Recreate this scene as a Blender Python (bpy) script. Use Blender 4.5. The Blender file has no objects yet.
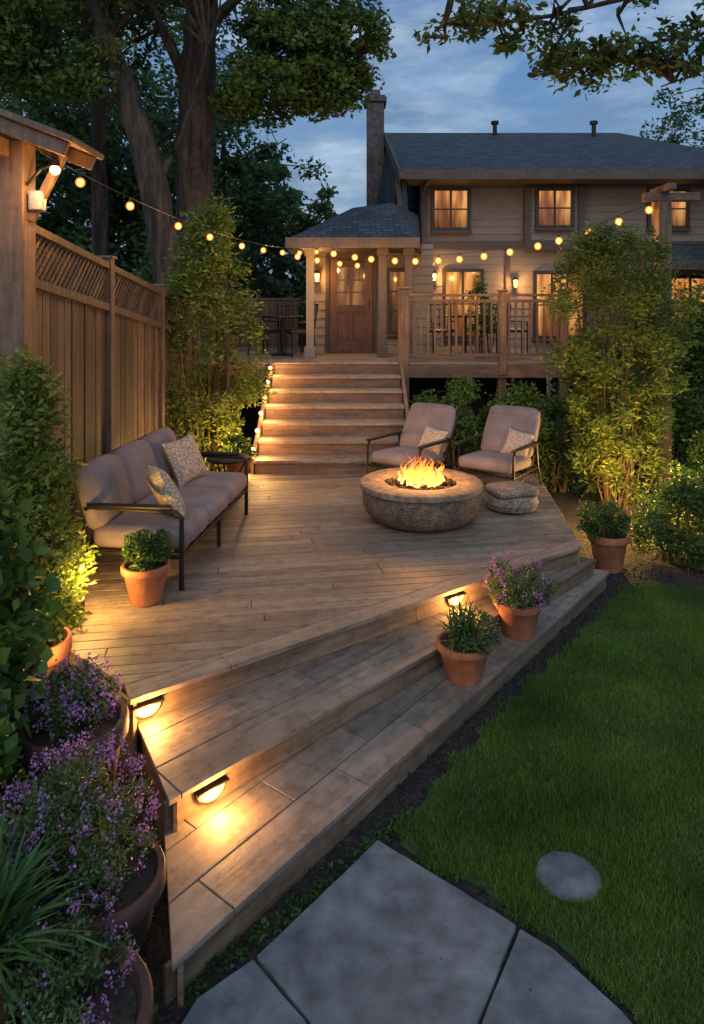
import bpy, math, random
import numpy as np
from mathutils import Vector, Matrix
random.seed(7); rng=np.random.default_rng(11)
R=math.radians
scene=bpy.context.scene
col=scene.collection
# ---------------------------------------------------------------- materials
def nmat(name):
    m=bpy.data.materials.new(name); m.use_nodes=True
    nt=m.node_tree; return m,nt,nt.nodes['Principled BSDF']
def N(nt,t,**k):
    n=nt.nodes.new(t)
    for a,b in k.items(): setattr(n,a,b)
    return n
def ramp(nt,cols):
    r=N(nt,'ShaderNodeValToRGB'); e=r.color_ramp.elements
    while len(e)<len(cols): e.new(0.5)
    for i,(p,c) in enumerate(cols):
        e[i].position=p; e[i].color=(c[0],c[1],c[2],1)
    return r
def coords(nt,scale=(1,1,1),rot=(0,0,0)):
    t=N(nt,'ShaderNodeTexCoord'); m=N(nt,'ShaderNodeMapping')
    m.inputs['Scale'].default_value=scale; m.inputs['Rotation'].default_value=rot
    nt.links.new(t.outputs['Object'],m.inputs['Vector']); return m
def noise(nt,vec,scale,detail=4,rough=.55):
    n=N(nt,'ShaderNodeTexNoise'); n.inputs['Scale'].default_value=scale
    n.inputs['Detail'].default_value=detail; n.inputs['Roughness'].default_value=rough
    nt.links.new(vec.outputs[0],n.inputs['Vector']); return n
def bump(nt,b,h,strength,dist=.01):
    n=N(nt,'ShaderNodeBump'); n.inputs['Strength'].default_value=strength; n.inputs['Distance'].default_value=dist
    nt.links.new(h,n.inputs['Height']); nt.links.new(n.outputs[0],b.inputs['Normal'])
def mul(nt,a,b,fac=1.0,mode='MULTIPLY'):
    m=N(nt,'ShaderNodeMix',data_type='RGBA',blend_type=mode); m.inputs[0].default_value=fac
    nt.links.new(a,m.inputs[6]); nt.links.new(b,m.inputs[7]); return m.outputs[2]
def grainmat(name,dark,light,axis='X',rough=.6,var=.5,fine=1.0,bs=.5,wear=.8,lo=.3,hi=.7):
    m,nt,b=nmat(name)
    s={'X':(1.3,16,16),'Y':(16,1.3,16),'Z':(16,16,1.3)}[axis]
    c=coords(nt,tuple(x*fine for x in s))
    g=N(nt,'ShaderNodeNewGeometry')
    off=N(nt,'ShaderNodeVectorMath',operation='SCALE'); comb=N(nt,'ShaderNodeCombineXYZ')
    for i in range(3): nt.links.new(g.outputs['Random Per Island'],comb.inputs[i])
    nt.links.new(comb.outputs[0],off.inputs[0]); off.inputs['Scale'].default_value=57
    add=N(nt,'ShaderNodeVectorMath',operation='ADD'); nt.links.new(c.outputs[0],add.inputs[0]); nt.links.new(off.outputs[0],add.inputs[1])
    n=noise(nt,add,1.6,8,.65)
    r=ramp(nt,[(lo,dark),(hi,light)]); nt.links.new(n.outputs[0],r.inputs[0])
    rr=ramp(nt,[(0,(1-var,1-var,1-var)),(1,(1+var*.25,1+var*.22,1+var*.18))]); nt.links.new(g.outputs['Random Per Island'],rr.inputs[0])
    o=mul(nt,r.outputs[0],rr.outputs[0])
    c2=coords(nt,(1,1,1)); n2=noise(nt,c2,1.1,5,.6)
    r2=ramp(nt,[(.35,(.66,.64,.62)),(.62,(1.1,1.07,1.03))]); nt.links.new(n2.outputs[0],r2.inputs[0])
    o=mul(nt,o,r2.outputs[0])
    n4=noise(nt,c2,10,8,.75); r4=ramp(nt,[(.36,(.6,.59,.58)),(.52,(1,1,1)),(.7,(1.12,1.1,1.08))]); nt.links.new(n4.outputs[0],r4.inputs[0]); o=mul(nt,o,r4.outputs[0],wear)
    nt.links.new(o,b.inputs['Base Color'])
    r3=ramp(nt,[(.3,(rough-.15,)*3),(.7,(rough+.15,)*3)]); nt.links.new(n2.outputs[0],r3.inputs[0])
    nt.links.new(r3.outputs[0],b.inputs['Roughness'])
    hs_=N(nt,'ShaderNodeMath',operation='MULTIPLY_ADD'); nt.links.new(n4.outputs[0],hs_.inputs[0]); hs_.inputs[1].default_value=.6; nt.links.new(n.outputs[0],hs_.inputs[2])
    bump(nt,b,hs_.outputs[0],bs,.006); return m
def stonemat(name,dark,light,scale=4,rough=.85,bs=.5,dist=.01,detail=9,speck=0,sc=(.6,1.2)):
    m,nt,b=nmat(name); c=coords(nt); n=noise(nt,c,scale,detail,.65)
    r=ramp(nt,[(.32,dark),(.68,light)]); nt.links.new(n.outputs[0],r.inputs[0]); o=r.outputs[0]
    h=n.outputs[0]
    n5=noise(nt,c,max(1.0,scale*.25),3); r5=ramp(nt,[(.35,(.72,.72,.72)),(.65,(1.12,1.12,1.1))]); nt.links.new(n5.outputs[0],r5.inputs[0]); o=mul(nt,o,r5.outputs[0])
    if speck:
        v=N(nt,'ShaderNodeTexVoronoi'); v.inputs['Scale'].default_value=speck; nt.links.new(c.outputs[0],v.inputs['Vector'])
        r2=ramp(nt,[(.0,(sc[1],)*3),(.6,(sc[0],)*3)]); nt.links.new(v.outputs[0],r2.inputs[0]); o=mul(nt,o,r2.outputs[0])
        ad=N(nt,'ShaderNodeMath',operation='SUBTRACT'); nt.links.new(n.outputs[0],ad.inputs[0]); nt.links.new(v.outputs[0],ad.inputs[1]); h=ad.outputs[0]
    nt.links.new(o,b.inputs['Base Color']); b.inputs['Roughness'].default_value=rough
    bump(nt,b,h,bs,dist); return m
def plain(name,c,rough=.6,metal=0,bs=.15,scale=60,v=1.0):
    m,nt,b=nmat(name); cc=coords(nt); n=noise(nt,cc,scale,5)
    r=ramp(nt,[(.3,tuple(x*(1-.25*v) for x in c)),(.7,tuple(x*(1+.2*v) for x in c))]); nt.links.new(n.outputs[0],r.inputs[0])
    n2=noise(nt,cc,4,4); r2=ramp(nt,[(.35,(1-.2*v,)*3),(.65,(1+.1*v,)*3)]); nt.links.new(n2.outputs[0],r2.inputs[0])
    nt.links.new(mul(nt,r.outputs[0],r2.outputs[0]),b.inputs['Base Color']); b.inputs['Roughness'].default_value=rough; b.inputs['Metallic'].default_value=metal
    bump(nt,b,n.outputs[0],bs,.002); return m
def leafmat(name,dark,light,scale=1.6,trans=.35):
    m,nt,b=nmat(name); g=N(nt,'ShaderNodeNewGeometry'); c=coords(nt); n=noise(nt,c,scale,3)
    r=ramp(nt,[(0,dark),(1,light)]); nt.links.new(g.outputs['Random Per Island'],r.inputs[0])
    r2=ramp(nt,[(.35,(.55,.6,.6)),(.65,(1.3,1.25,1.1))]); nt.links.new(n.outputs[0],r2.inputs[0])
    o=mul(nt,r.outputs[0],r2.outputs[0]); nt.links.new(o,b.inputs['Base Color']); b.inputs['Roughness'].default_value=.5
    t=N(nt,'ShaderNodeBsdfTranslucent'); nt.links.new(o,t.inputs[0]); mx=N(nt,'ShaderNodeMixShader'); mx.inputs[0].default_value=trans
    out=nt.nodes['Material Output']; nt.links.new(b.outputs[0],mx.inputs[1]); nt.links.new(t.outputs[0],mx.inputs[2]); nt.links.new(mx.outputs[0],out.inputs[0]); return m
def emis(name,c,s):
    m,nt,b=nmat(name); b.inputs['Base Color'].default_value=(*c,1)
    b.inputs['Emission Color'].default_value=(*c,1); b.inputs['Emission Strength'].default_value=s; return m

M={}
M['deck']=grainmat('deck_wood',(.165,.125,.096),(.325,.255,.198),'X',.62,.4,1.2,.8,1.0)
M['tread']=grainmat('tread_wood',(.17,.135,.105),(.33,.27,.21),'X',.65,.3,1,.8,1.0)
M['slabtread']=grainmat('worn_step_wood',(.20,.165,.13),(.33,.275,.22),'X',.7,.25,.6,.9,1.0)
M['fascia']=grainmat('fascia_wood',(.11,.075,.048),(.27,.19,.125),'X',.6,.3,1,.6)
M['core']=plain('under_deck_shade',(.02,.015,.012),.9)  # near-black colour standing in for the shade under both decks
M['fence']=grainmat('fence_wood',(.058,.040,.030),(.19,.128,.092),'Z',.7,.6,1,.7)
M['post']=grainmat('post_wood',(.11,.065,.038),(.27,.165,.098),'Z',.6,.3,1,.5)
M['rail']=grainmat('rail_wood',(.11,.062,.038),(.26,.155,.095),'X',.6,.3,1,.4)
M['railz']=grainmat('baluster_wood',(.11,.062,.038),(.26,.155,.095),'Z',.6,.3,1,.4)
M['stone']=stonemat('fire_pit_stone',(.13,.088,.055),(.36,.25,.165),24,.9,1,.014,10,60,(.65,1.15))
M['rim']=stonemat('fire_pit_rim_stone',(.13,.092,.06),(.31,.225,.15),16,.85,1,.012)
M['lava']=stonemat('lava_rock',(.012,.01,.01),(.06,.045,.035),20,.95,1,.02)
M['slab']=stonemat('flagstone',(.075,.088,.096),(.185,.205,.215),8,.75,1,.01,12)
M['mulch']=stonemat('mulch',(.015,.012,.01),(.085,.065,.05),28,.95,1,.03,10,45)
M['ground']=stonemat('ground_soil',(.015,.018,.01),(.05,.05,.03),3,.95,.6,.02)
M['lawn']=stonemat('lawn_soil',(.018,.04,.008),(.045,.09,.018),6,.95,.6,.02)
M['terra']=stonemat('terracotta',(.24,.08,.035),(.44,.17,.08),6,.9,.5,.006)
M['brownpot']=stonemat('brown_glaze',(.035,.018,.014),(.12,.06,.04),6,.7,.5,.006)
M['soil']=stonemat('potting_soil',(.01,.008,.006),(.06,.042,.03),40,.95,1,.01)
M['metal']=plain('dark_metal',(.03,.025,.022),.45,.6)
M['wicker']=stonemat('woven_rope',(.2,.15,.1),(.42,.34,.25),30,.9,1,.01,6,60)
M['cush']=plain('mauve_taupe_fabric',(.215,.172,.162),.95,0,.8,110)
M['bark']=grainmat('bark',(.018,.013,.01),(.125,.09,.066),'Z',.95,.1,.45,1.0,1.0,.38,.70)
M['stem']=grainmat('stem_bark',(.09,.055,.025),(.24,.15,.07),'Z',.8,.4,1,.5)
M['sid']=plain('siding_paint',(.235,.185,.137),.75,0,.15,30,.35)
M['sid2']=plain('dark_shingle_siding',(.07,.065,.062),.8,0,.4,20)
M['trim']=plain('trim_paint',(.085,.062,.048),.6,0,.1,15)
M['wframe']=plain('window_frame_paint',(.035,.022,.016),.5,0,.1,15)
M['door']=grainmat('door_wood',(.05,.018,.01),(.14,.055,.028),'Z',.45,.3,1,.3)
M['white']=plain('white_plastic',(.5,.48,.44),.4,0,.05)
M['brick']=stonemat('chimney_brick',(.06,.05,.045),(.15,.115,.105),8,.9,.6,.01)
M['bulb']=emis('bulb_glow',(1,.62,.28),5)
M['lens']=emis('lamp_lens_glow',(1,.46,.12),2.3)
M['ember']=emis('ember_glow',(1,.25,.04),4)
M['cable']=plain('black_cable',(.012,.012,.012),.5)
def globemat():
    m=bpy.data.materials.new('amber_bulb_glass'); m.use_nodes=True; nt=m.node_tree; nt.nodes.clear(); out=N(nt,'ShaderNodeOutputMaterial')
    e=N(nt,'ShaderNodeEmission'); e.inputs[0].default_value=(1,.36,.06,1); e.inputs[1].default_value=1.7; t=N(nt,'ShaderNodeBsdfTransparent'); t.inputs[0].default_value=(1,.85,.6,1)
    mx=N(nt,'ShaderNodeMixShader'); mx.inputs[0].default_value=.45; nt.links.new(e.outputs[0],mx.inputs[1]); nt.links.new(t.outputs[0],mx.inputs[2]); nt.links.new(mx.outputs[0],out.inputs[0]); return m
M['globe']=globemat()
M['l_tree']=leafmat('tree_leaf',(.04,.09,.018),(.14,.22,.045),1.2,.4)
M['l_far']=leafmat('far_leaf',(.04,.095,.038),(.11,.19,.065),1.0,.4)
M['l_shrub']=leafmat('shrub_leaf',(.07,.13,.018),(.22,.28,.045),2.5,.4)
M['l_hedge']=leafmat('hedge_leaf',(.03,.08,.018),(.095,.175,.035),2.5)
M['l_ivy']=leafmat('ivy_leaf',(.03,.095,.02),(.10,.21,.04),5)
M['l_blade']=leafmat('blade_leaf',(.025,.085,.022),(.10,.21,.05),5)
M['l_sage']=leafmat('flower_leaf',(.045,.09,.03),(.13,.19,.07),8)
M['purple']=leafmat('purple_petal',(.22,.09,.34),(.5,.26,.6),8)
M['pink']=leafmat('pink_petal',(.25,.08,.12),(.45,.2,.25),8)
M['grass']=leafmat('grass_blade',(.045,.11,.012),(.15,.25,.035),1.3,.35)
def shingle():
    m,nt,b=nmat('roof_shingle'); c=coords(nt,(1,1,1))
    br=N(nt,'ShaderNodeTexBrick'); br.inputs['Scale'].default_value=3.2; br.inputs['Brick Width'].default_value=.7; br.inputs['Row Height'].default_value=.42
    br.inputs['Mortar Size'].default_value=.04; br.inputs['Color1'].default_value=(.025,.034,.042,1); br.inputs['Color2'].default_value=(.065,.08,.092,1); br.inputs['Mortar'].default_value=(.01,.012,.014,1)
    nt.links.new(c.outputs[0],br.inputs['Vector']); n=noise(nt,c,30,5); r=ramp(nt,[(.3,(.5,.5,.5)),(.7,(1.35,1.35,1.35))]); nt.links.new(n.outputs[0],r.inputs[0])
    nt.links.new(mul(nt,br.outputs[0],r.outputs[0]),b.inputs['Base Color']); b.inputs['Roughness'].default_value=.8
    bump(nt,b,br.outputs[0],.8,.03); return m
M['roof']=shingle()
def pane(name,c1,c2,c3,s):
    m,nt,b=nmat(name); c=coords(nt,(3.2,1,.55)); n=noise(nt,c,1.7,2,.45)
    r=ramp(nt,[(.34,c1),(.50,c2),(.66,c3)]); nt.links.new(n.outputs[0],r.inputs[0])
    tc=N(nt,'ShaderNodeTexCoord'); sp=N(nt,'ShaderNodeSeparateXYZ'); nt.links.new(tc.outputs['Object'],sp.inputs[0])
    r2=ramp(nt,[(0,(.28,.25,.22)),(.45,(.75,.72,.7)),(.9,(1.1,1.1,1.1))]); nt.links.new(sp.outputs[2],r2.inputs[0])
    b.inputs['Base Color'].default_value=(.02,.02,.02,1); b.inputs['Roughness'].default_value=.08
    nt.links.new(mul(nt,r.outputs[0],r2.outputs[0]),b.inputs['Emission Color']); b.inputs['Emission Strength'].default_value=s; return m
M['pane']=pane('lit_window_glass',(.16,.045,.008),(.55,.19,.035),(1.0,.50,.14),1.0)
M['dpane']=pane('dim_door_glass',(.05,.018,.004),(.22,.08,.018),(.6,.28,.07),.7)
def pillowmat():
    m,nt,b=nmat('patterned_pillow_fabric'); c=coords(nt); v=N(nt,'ShaderNodeTexVoronoi',feature='DISTANCE_TO_EDGE'); v.inputs['Scale'].default_value=26
    nt.links.new(c.outputs[0],v.inputs['Vector']); r=ramp(nt,[(.06,(.30,.215,.14)),(.16,(.50,.42,.31))]); nt.links.new(v.outputs[0],r.inputs[0])
    nt.links.new(r.outputs[0],b.inputs['Base Color']); b.inputs['Roughness'].default_value=.9
    n=noise(nt,c,200,3); bump(nt,b,n.outputs[0],.4,.003); return m
M['pillow']=pillowmat()
def flamemat():
    m=bpy.data.materials.new('flame'); m.use_nodes=True; nt=m.node_tree; nt.nodes.clear()
    out=N(nt,'ShaderNodeOutputMaterial'); c=N(nt,'ShaderNodeTexCoord'); s=N(nt,'ShaderNodeSeparateXYZ'); nt.links.new(c.outputs['Object'],s.inputs[0])
    mr=N(nt,'ShaderNodeMapRange'); mr.inputs[1].default_value=0; mr.inputs[2].default_value=.36; nt.links.new(s.outputs[2],mr.inputs[0])
    r=ramp(nt,[(0,(1,.5,.12)),(.3,(1,.34,.045)),(.65,(1,.14,.01)),(1,(.9,.08,.0))]); nt.links.new(mr.outputs[0],r.inputs[0])
    e=N(nt,'ShaderNodeEmission'); nt.links.new(r.outputs[0],e.inputs[0]); e.inputs[1].default_value=3.0
    t=N(nt,'ShaderNodeBsdfTransparent')
    nz=N(nt,'ShaderNodeTexNoise'); nz.inputs['Scale'].default_value=16; nt.links.new(c.outputs['Object'],nz.inputs['Vector'])
    a=N(nt,'ShaderNodeMath',operation='MULTIPLY_ADD'); nt.links.new(mr.outputs[0],a.inputs[0]); a.inputs[1].default_value=.35; nt.links.new(nz.outputs[0],a.inputs[2])
    r2=ramp(nt,[(.42,(.12,.12,.12)),(.85,(.95,.95,.95))]); nt.links.new(a.outputs[0],r2.inputs[0])
    mx=N(nt,'ShaderNodeMixShader'); nt.links.new(r2.outputs[0],mx.inputs[0]); nt.links.new(e.outputs[0],mx.inputs[1]); nt.links.new(t.outputs[0],mx.inputs[2]); nt.links.new(mx.outputs[0],out.inputs[0]); return m
M['flame']=flamemat()
# ---------------------------------------------------------------- mesh builder
def link(o,parent=None):
    col.objects.link(o)
    if parent: o.parent=parent
    return o
def T(name,label,cat,loc=(0,0,0),rz=0,group=None,kind=None):
    e=bpy.data.objects.new(name,None); e.empty_display_size=.2; col.objects.link(e)
    e.location=loc; e.rotation_euler=(0,0,rz); e['label']=label; e['category']=cat
    if group: e['group']=group
    return e
class MB:
    def __init__(s): s.v=[]; s.f=[]
    def add(s,vs,fs):
        k=len(s.v); s.v+= [tuple(v) for v in vs]; s.f+=[tuple(i+k for i in f) for f in fs]; return s
    def box(s,c,sz,mat=None):
        x,y,z=[a/2 for a in sz]; vs=[Vector((a,b,d)) for a in(-x,x) for b in(-y,y) for d in(-z,z)]
        if mat is not None: vs=[mat@v for v in vs]
        vs=[v+Vector(c) for v in vs]
        return s.add(vs,[(0,1,3,2),(4,6,7,5),(0,4,5,1),(2,3,7,6),(0,2,6,4),(1,5,7,3)])
    def bb(s,x0,x1,y0,y1,z0,z1): return s.box(((x0+x1)/2,(y0+y1)/2,(z0+z1)/2),(x1-x0,y1-y0,z1-z0))
    def beam(s,a,b,w,h):
        a=Vector(a);b=Vector(b);d=b-a;L=d.length;q=d.normalized().to_track_quat('X','Z').to_matrix()
        return s.box((a+b)/2,(L,w,h),q)
    def tube(s,pts,rad,n=8):
        pts=[Vector(p) for p in pts]
        if not hasattr(rad,'__len__'): rad=[rad]*len(pts)
        k=len(s.v); ref=Vector((0.13,.31,1)).normalized()
        for i,p in enumerate(pts):
            d=(pts[min(i+1,len(pts)-1)]-pts[max(i-1,0)]).normalized()
            rf=ref if abs(d.dot(ref))<.95 else Vector((1,0,0))
            u=d.cross(rf).normalized(); w=d.cross(u)
            for j in range(n):
                a=2*math.pi*j/n; s.v.append(tuple(p+(u*math.cos(a)+w*math.sin(a))*rad[i]))
        for i in range(len(pts)-1):
            for j in range(n): s.f.append((k+i*n+j,k+i*n+(j+1)%n,k+(i+1)*n+(j+1)%n,k+(i+1)*n+j))
        s.f.append(tuple(k+j for j in reversed(range(n)))); e=k+(len(pts)-1)*n; s.f.append(tuple(e+j for j in range(n))); return s
    def lathe(s,prof,n=36,c=(0,0,0),wob=0):
        k=len(s.v)
        for r,z in prof:
            for j in range(n):
                a=2*math.pi*j/n; q=r*(1+wob*math.sin(3*a+z*9)); s.v.append((c[0]+q*math.cos(a),c[1]+q*math.sin(a),c[2]+z))
        for i in range(len(prof)-1):
            for j in range(n): s.f.append((k+i*n+j,k+i*n+(j+1)%n,k+(i+1)*n+(j+1)%n,k+(i+1)*n+j))
        s.f.append(tuple(k+j for j in reversed(range(n)))); e=k+(len(prof)-1)*n; s.f.append(tuple(e+j for j in range(n))); return s
    def ball(s,c,r,n=10,sz=1):
        return s.lathe([(max(.001,r*math.sin(math.pi*i/n)),-r*sz*math.cos(math.pi*i/n)) for i in range(n+1)],n,c)
    def prism(s,poly,z0,z1):
        n=len(poly); return s.add([(p[0],p[1],z0) for p in poly]+[(p[0],p[1],z1) for p in poly],
            [tuple(reversed(range(n))),tuple(range(n,2*n))]+[(i,(i+1)%n,n+(i+1)%n,n+i) for i in range(n)])
    def rbox(s,c,h,r,mat=None,n=9,puff=.015):
        idx={};vs=[];fs=[]
        def vert(p):
            key=tuple(round(q,5) for q in p)
            if key in idx: return idx[key]
            q=Vector([p[i]*h[i] for i in range(3)])
            inn=Vector([max(-(h[i]-r),min(h[i]-r,q[i])) for i in range(3)]); d=q-inn
            if d.length>1e-6: q=inn+d.normalized()*r
            q+=Vector([puff*p[i]*(1-p[(i+1)%3]**2)*(1-p[(i+2)%3]**2) for i in range(3)])
            if mat is not None: q=mat@q
            vs.append(q+Vector(c)); idx[key]=len(vs)-1; return idx[key]
        g=[math.copysign(abs(-1+2*i/n)**.6,-1+2*i/n) for i in range(n+1)]
        for ax in range(3):
            for sg in (-1,1):
                for i in range(n):
                    for j in range(n):
                        q=[]
                        for a,b in((g[i],g[j]),(g[i+1],g[j]),(g[i+1],g[j+1]),(g[i],g[j+1])):
                            p=[0,0,0];p[ax]=sg;p[(ax+1)%3]=a;p[(ax+2)%3]=b;q.append(vert(p))
                        fs.append(tuple(q if sg>0 else q[::-1]))
        return s.add(vs,fs)
    def obj(s,name,mat,parent=None,smooth=False,bevel=0,loc=None,rz=None,**props):
        me=bpy.data.meshes.new(name); me.from_pydata(s.v,[],s.f); me.update()
        if smooth: me.polygons.foreach_set('use_smooth',[True]*len(me.polygons))
        o=bpy.data.objects.new(name,me); me.materials.append(M[mat] if isinstance(mat,str) else mat); link(o,parent)
        if smooth:
            try: me.set_sharp_from_angle(angle=R(40))
            except Exception: pass
        if bevel:
            b=o.modifiers.new('b','BEVEL'); b.width=bevel; b.segments=1; b.limit_method='ANGLE'
        if loc: o.location=loc
        if rz is not None: o.rotation_euler[2]=rz
        for k,v in props.items(): o[k]=v
        return o
def quads(name,V,mat,parent,k=4,smooth=False):
    n=len(V)//k; me=bpy.data.meshes.new(name); me.vertices.add(n*k); me.vertices.foreach_set('co',V.astype(np.float32).ravel())
    me.loops.add(n*k); me.loops.foreach_set('vertex_index',np.arange(n*k,dtype=np.int32))
    me.polygons.add(n); me.polygons.foreach_set('loop_start',np.arange(0,n*k,k,dtype=np.int32)); 
    try: me.polygons.foreach_set('loop_total',np.full(n,k,dtype=np.int32))
    except Exception: pass
    me.update(calc_edges=True); me.validate()
    o=bpy.data.objects.new(name,me); me.materials.append(M[mat]); link(o,parent); return o
def leafV(P,size,aspect=.5,up=.3,droop=0):
    n=len(P); d=rng.normal(size=(n,3)); d[:,2]=d[:,2]*.6+up-droop; d/=np.linalg.norm(d,axis=1)[:,None]
    r=rng.normal(size=(n,3)); w=np.cross(d,r); w/=np.linalg.norm(w,axis=1)[:,None]+1e-9; nn=np.cross(d,w)
    L=(size*rng.uniform(.6,1.35,n))[:,None]
    a=P; b=P+d*L*.45+w*L*aspect*.5+nn*L*.08; c=P+d*L; e=P+d*L*.45-w*L*aspect*.5+nn*L*.08
    return np.stack([a,b,c,e],1).reshape(-1,3)
def clumps(centers,rad,per,sq=.75):
    C=np.repeat(np.asarray(centers,float),per,0); r=np.repeat(np.broadcast_to(rad,(len(centers),)),per)
    g=rng.normal(size=C.shape); g/=np.linalg.norm(g,axis=1)[:,None]; g*= (rng.uniform(0,1,len(C))**.45)[:,None]
    g[:,2]*=sq; return C+g*r[:,None]
def inell(c,r,n,hollow=.3):
    g=rng.normal(size=(n,3)); g/=np.linalg.norm(g,axis=1)[:,None]; g*=(rng.uniform(hollow,1,n)**.5)[:,None]
    return np.asarray(c)+g*np.asarray(r)
def clip(poly,conv):
    out=poly
    for i in range(len(conv)):
        a=conv[i]; b=conv[(i+1)%len(conv)]; inp=out; out=[]
        if not inp: break
        def side(p): return (b[0]-a[0])*(p[1]-a[1])-(b[1]-a[1])*(p[0]-a[0])
        for j in range(len(inp)):
            p=inp[j];q=inp[(j+1)%len(inp)];sp=side(p);sq=side(q)
            if sp>=0: out.append(p)
            if (sp>=0)!=(sq>=0):
                t=sp/(sp-sq); out.append((p[0]+t*(q[0]-p[0]),p[1]+t*(q[1]-p[1])))
    return out
def area(p): return abs(sum(p[i][0]*p[(i+1)%len(p)][1]-p[(i+1)%len(p)][0]*p[i][1] for i in range(len(p))))/2
def planks(name,poly,ang,w,z0,z1,mat,parent,gap=.006,lmin=1.6,lmax=3.6,jz=.0015):
    ca,sa=math.cos(-ang),math.sin(-ang); loc=[(p[0]*ca-p[1]*sa,p[0]*sa+p[1]*ca) for p in poly]
    xs=[p[0] for p in loc]; ys=[p[1] for p in loc]; mb=MB(); y=min(ys)-.001
    while y<max(ys):
        x=min(xs)-random.uniform(0,lmax)
        while x<max(xs):
            L=random.uniform(lmin,lmax)
            q=clip([(x,y),(x+L-gap*.8,y),(x+L-gap*.8,y+w-gap),(x,y+w-gap)],loc)
            if len(q)>2 and area(q)>.0008: 
                dz=random.uniform(-jz,jz); mb.prism(q,z0,z1+dz)
            x+=L
        y+=w
    o=mb.obj(name,mat,parent,bevel=.003); o.rotation_euler[2]=ang; return o
def dup(root,loc,rz,label=None):
    def cp(o,par):
        n=o.copy(); col.objects.link(n)
        if par: n.parent=par; n.matrix_parent_inverse=o.matrix_parent_inverse.copy()
        for c in [c for c in bpy.data.objects if c.parent==o]: cp(c,n)
        return n
    n=cp(root,None); n.location=loc; n.rotation_euler[2]=rz
    if label: n['label']=label
    return n
WARM=(1,.50,.15)
def light(name,loc,power,c=WARM,rad=.04,parent=None):
    l=bpy.data.lights.new(name,'POINT'); l.energy=power; l.color=c; l.shadow_soft_size=rad
    o=bpy.data.objects.new(name,l); col.objects.link(o); o.location=loc
    if parent: o.parent=parent
    return o
# ---------------------------------------------------------------- ground
g=MB().prism([(-90,-10),(90,-10),(90,140),(-90,140)],-.3,-.02).obj('ground','ground',kind='structure')
m=MB().prism([(-6,-1),(9,-1),(9,12),(-6,12)],-.019,-.008).obj('mulch_bed','mulch',kind='structure')
lawnp=[(.27,3.62),(.24,3.50),(.34,3.40),(.59,3.25),(.87,2.96),(1.08,2.66),(1.3,2.2),(1.6,1.4),(7,1.4),(7,6.2),(3.5,6.55),(2.85,6.75),(2.57,6.62),(1.75,5.55),(1.02,4.66),(.5,3.97)]
MB().prism(lawnp,-.006,.004).obj('lawn','lawn',kind='structure')
def inpoly(x,y,poly):
    c=np.zeros(len(x),bool); n=len(poly)
    for i in range(n):
        x0,y0=poly[i];x1,y1=poly[(i+1)%n]
        t=((y0>y)!=(y1>y))&(x<(x1-x0)*(y-y0)/((y1-y0)+1e-12)+x0); c^=t
    return c
n=680000; gx=rng.uniform(.15,5.0,n); gy=1.4+5.4*rng.uniform(0,1,n)
ex=gx+.03*np.sin(gy*23)+rng.normal(size=n)*.018; ey=gy+.03*np.sin(gx*19)+rng.normal(size=n)*.018
k=inpoly(ex,ey,lawnp)&(np.abs(gx)<gy*.56+.2)
sx,sy=1.02,3.3
k&=((gx-sx)**2+(gy-sy)**2>(.145+.010*rng.uniform(-1,1,n))**2); gx=gx[k];gy=gy[k]; n=len(gx)
patch=.75+.35*np.sin(gx*3.1+np.sin(gy*2.3)*1.7)*np.sin(gy*2.7+gx)
h=rng.uniform(.02,.048,n)*patch+.008; a=rng.uniform(0,2*math.pi,n); w=rng.uniform(.0018,.0034,n); ln=rng.normal(size=(n,2))*.016
B=np.stack([gx,gy,np.full(n,.002)],1); u=np.stack([np.cos(a)*w,np.sin(a)*w,np.zeros(n)],1)
tip=B+np.stack([ln[:,0],ln[:,1],h],1); V=np.stack([B-u,B+u,tip],1).reshape(-1,3)
go=quads('lawn_grass',V,'grass',None,3); go['kind']='stuff'; go['label']='short dense green lawn grass'; go['category']='grass'
mb=MB()
def slab(poly,z=.03):
    q=[]
    for i in range(len(poly)):
        a=poly[i];b=poly[(i+1)%len(poly)]; L=math.hypot(b[0]-a[0],b[1]-a[1]); m_=max(1,int(L/.09))
        for j in range(m_):
            t=j/m_; q.append((a[0]+(b[0]-a[0])*t+random.uniform(-.003,.003),a[1]+(b[1]-a[1])*t+random.uniform(-.003,.003)))
    mb.prism(q,-.02,z+random.uniform(-.003,.003))
slab([(.473,2.62),(.712,3.02),(.13,3.50),(-.392,2.875),(-.165,2.622),(.1,2.2),(.31,2.25)])
slab([(-.178,2.615),(-.403,2.862),(-.60,2.70),(-.78,2.2),(-.6,1.7),(.05,1.8),(.088,2.19)])
slab([(.487,2.62),(.724,3.008),(.84,2.91),(1.02,2.66),(1.25,2.2),(1.0,1.7),(.3,1.8),(.322,2.235)])
mb.obj('flagstone_path','slab',bevel=.006,kind='structure')
st=MB().prism([(.150*math.cos(i*math.pi/16)*(1+.02*math.sin(i*1.7)),.150*math.sin(i*math.pi/16)*(1+.02*math.cos(i*2.1))) for i in range(32)],-.02,.010).obj('stepping_stone','slab',None,bevel=.002,loc=(1.02,3.3,0))
st['label']='round grey stepping stone set flush into the lawn'; st['category']='stepping stone'
n=14000; gx=rng.uniform(-1.6,3.2,n); gy=rng.uniform(2.2,7.2,n)
k=(~inpoly(gx,gy,lawnp)); gx=gx[k];gy=gy[k]
P=np.stack([gx,gy,rng.uniform(-.008,.006,len(gx))],1); ch=quads('mulch_chips',leafV(P,.03,.6,.1),'mulch',None)
ch['kind']='stuff'; ch['label']='loose dark bark mulch chips'; ch['category']='mulch'
n=90; C=np.stack([rng.uniform(-.65,.35,n),np.zeros(n),np.zeros(n)],1); C[:,1]=2.73+(C[:,0]+.65)*1.02+rng.normal(size=n)*.03
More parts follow.
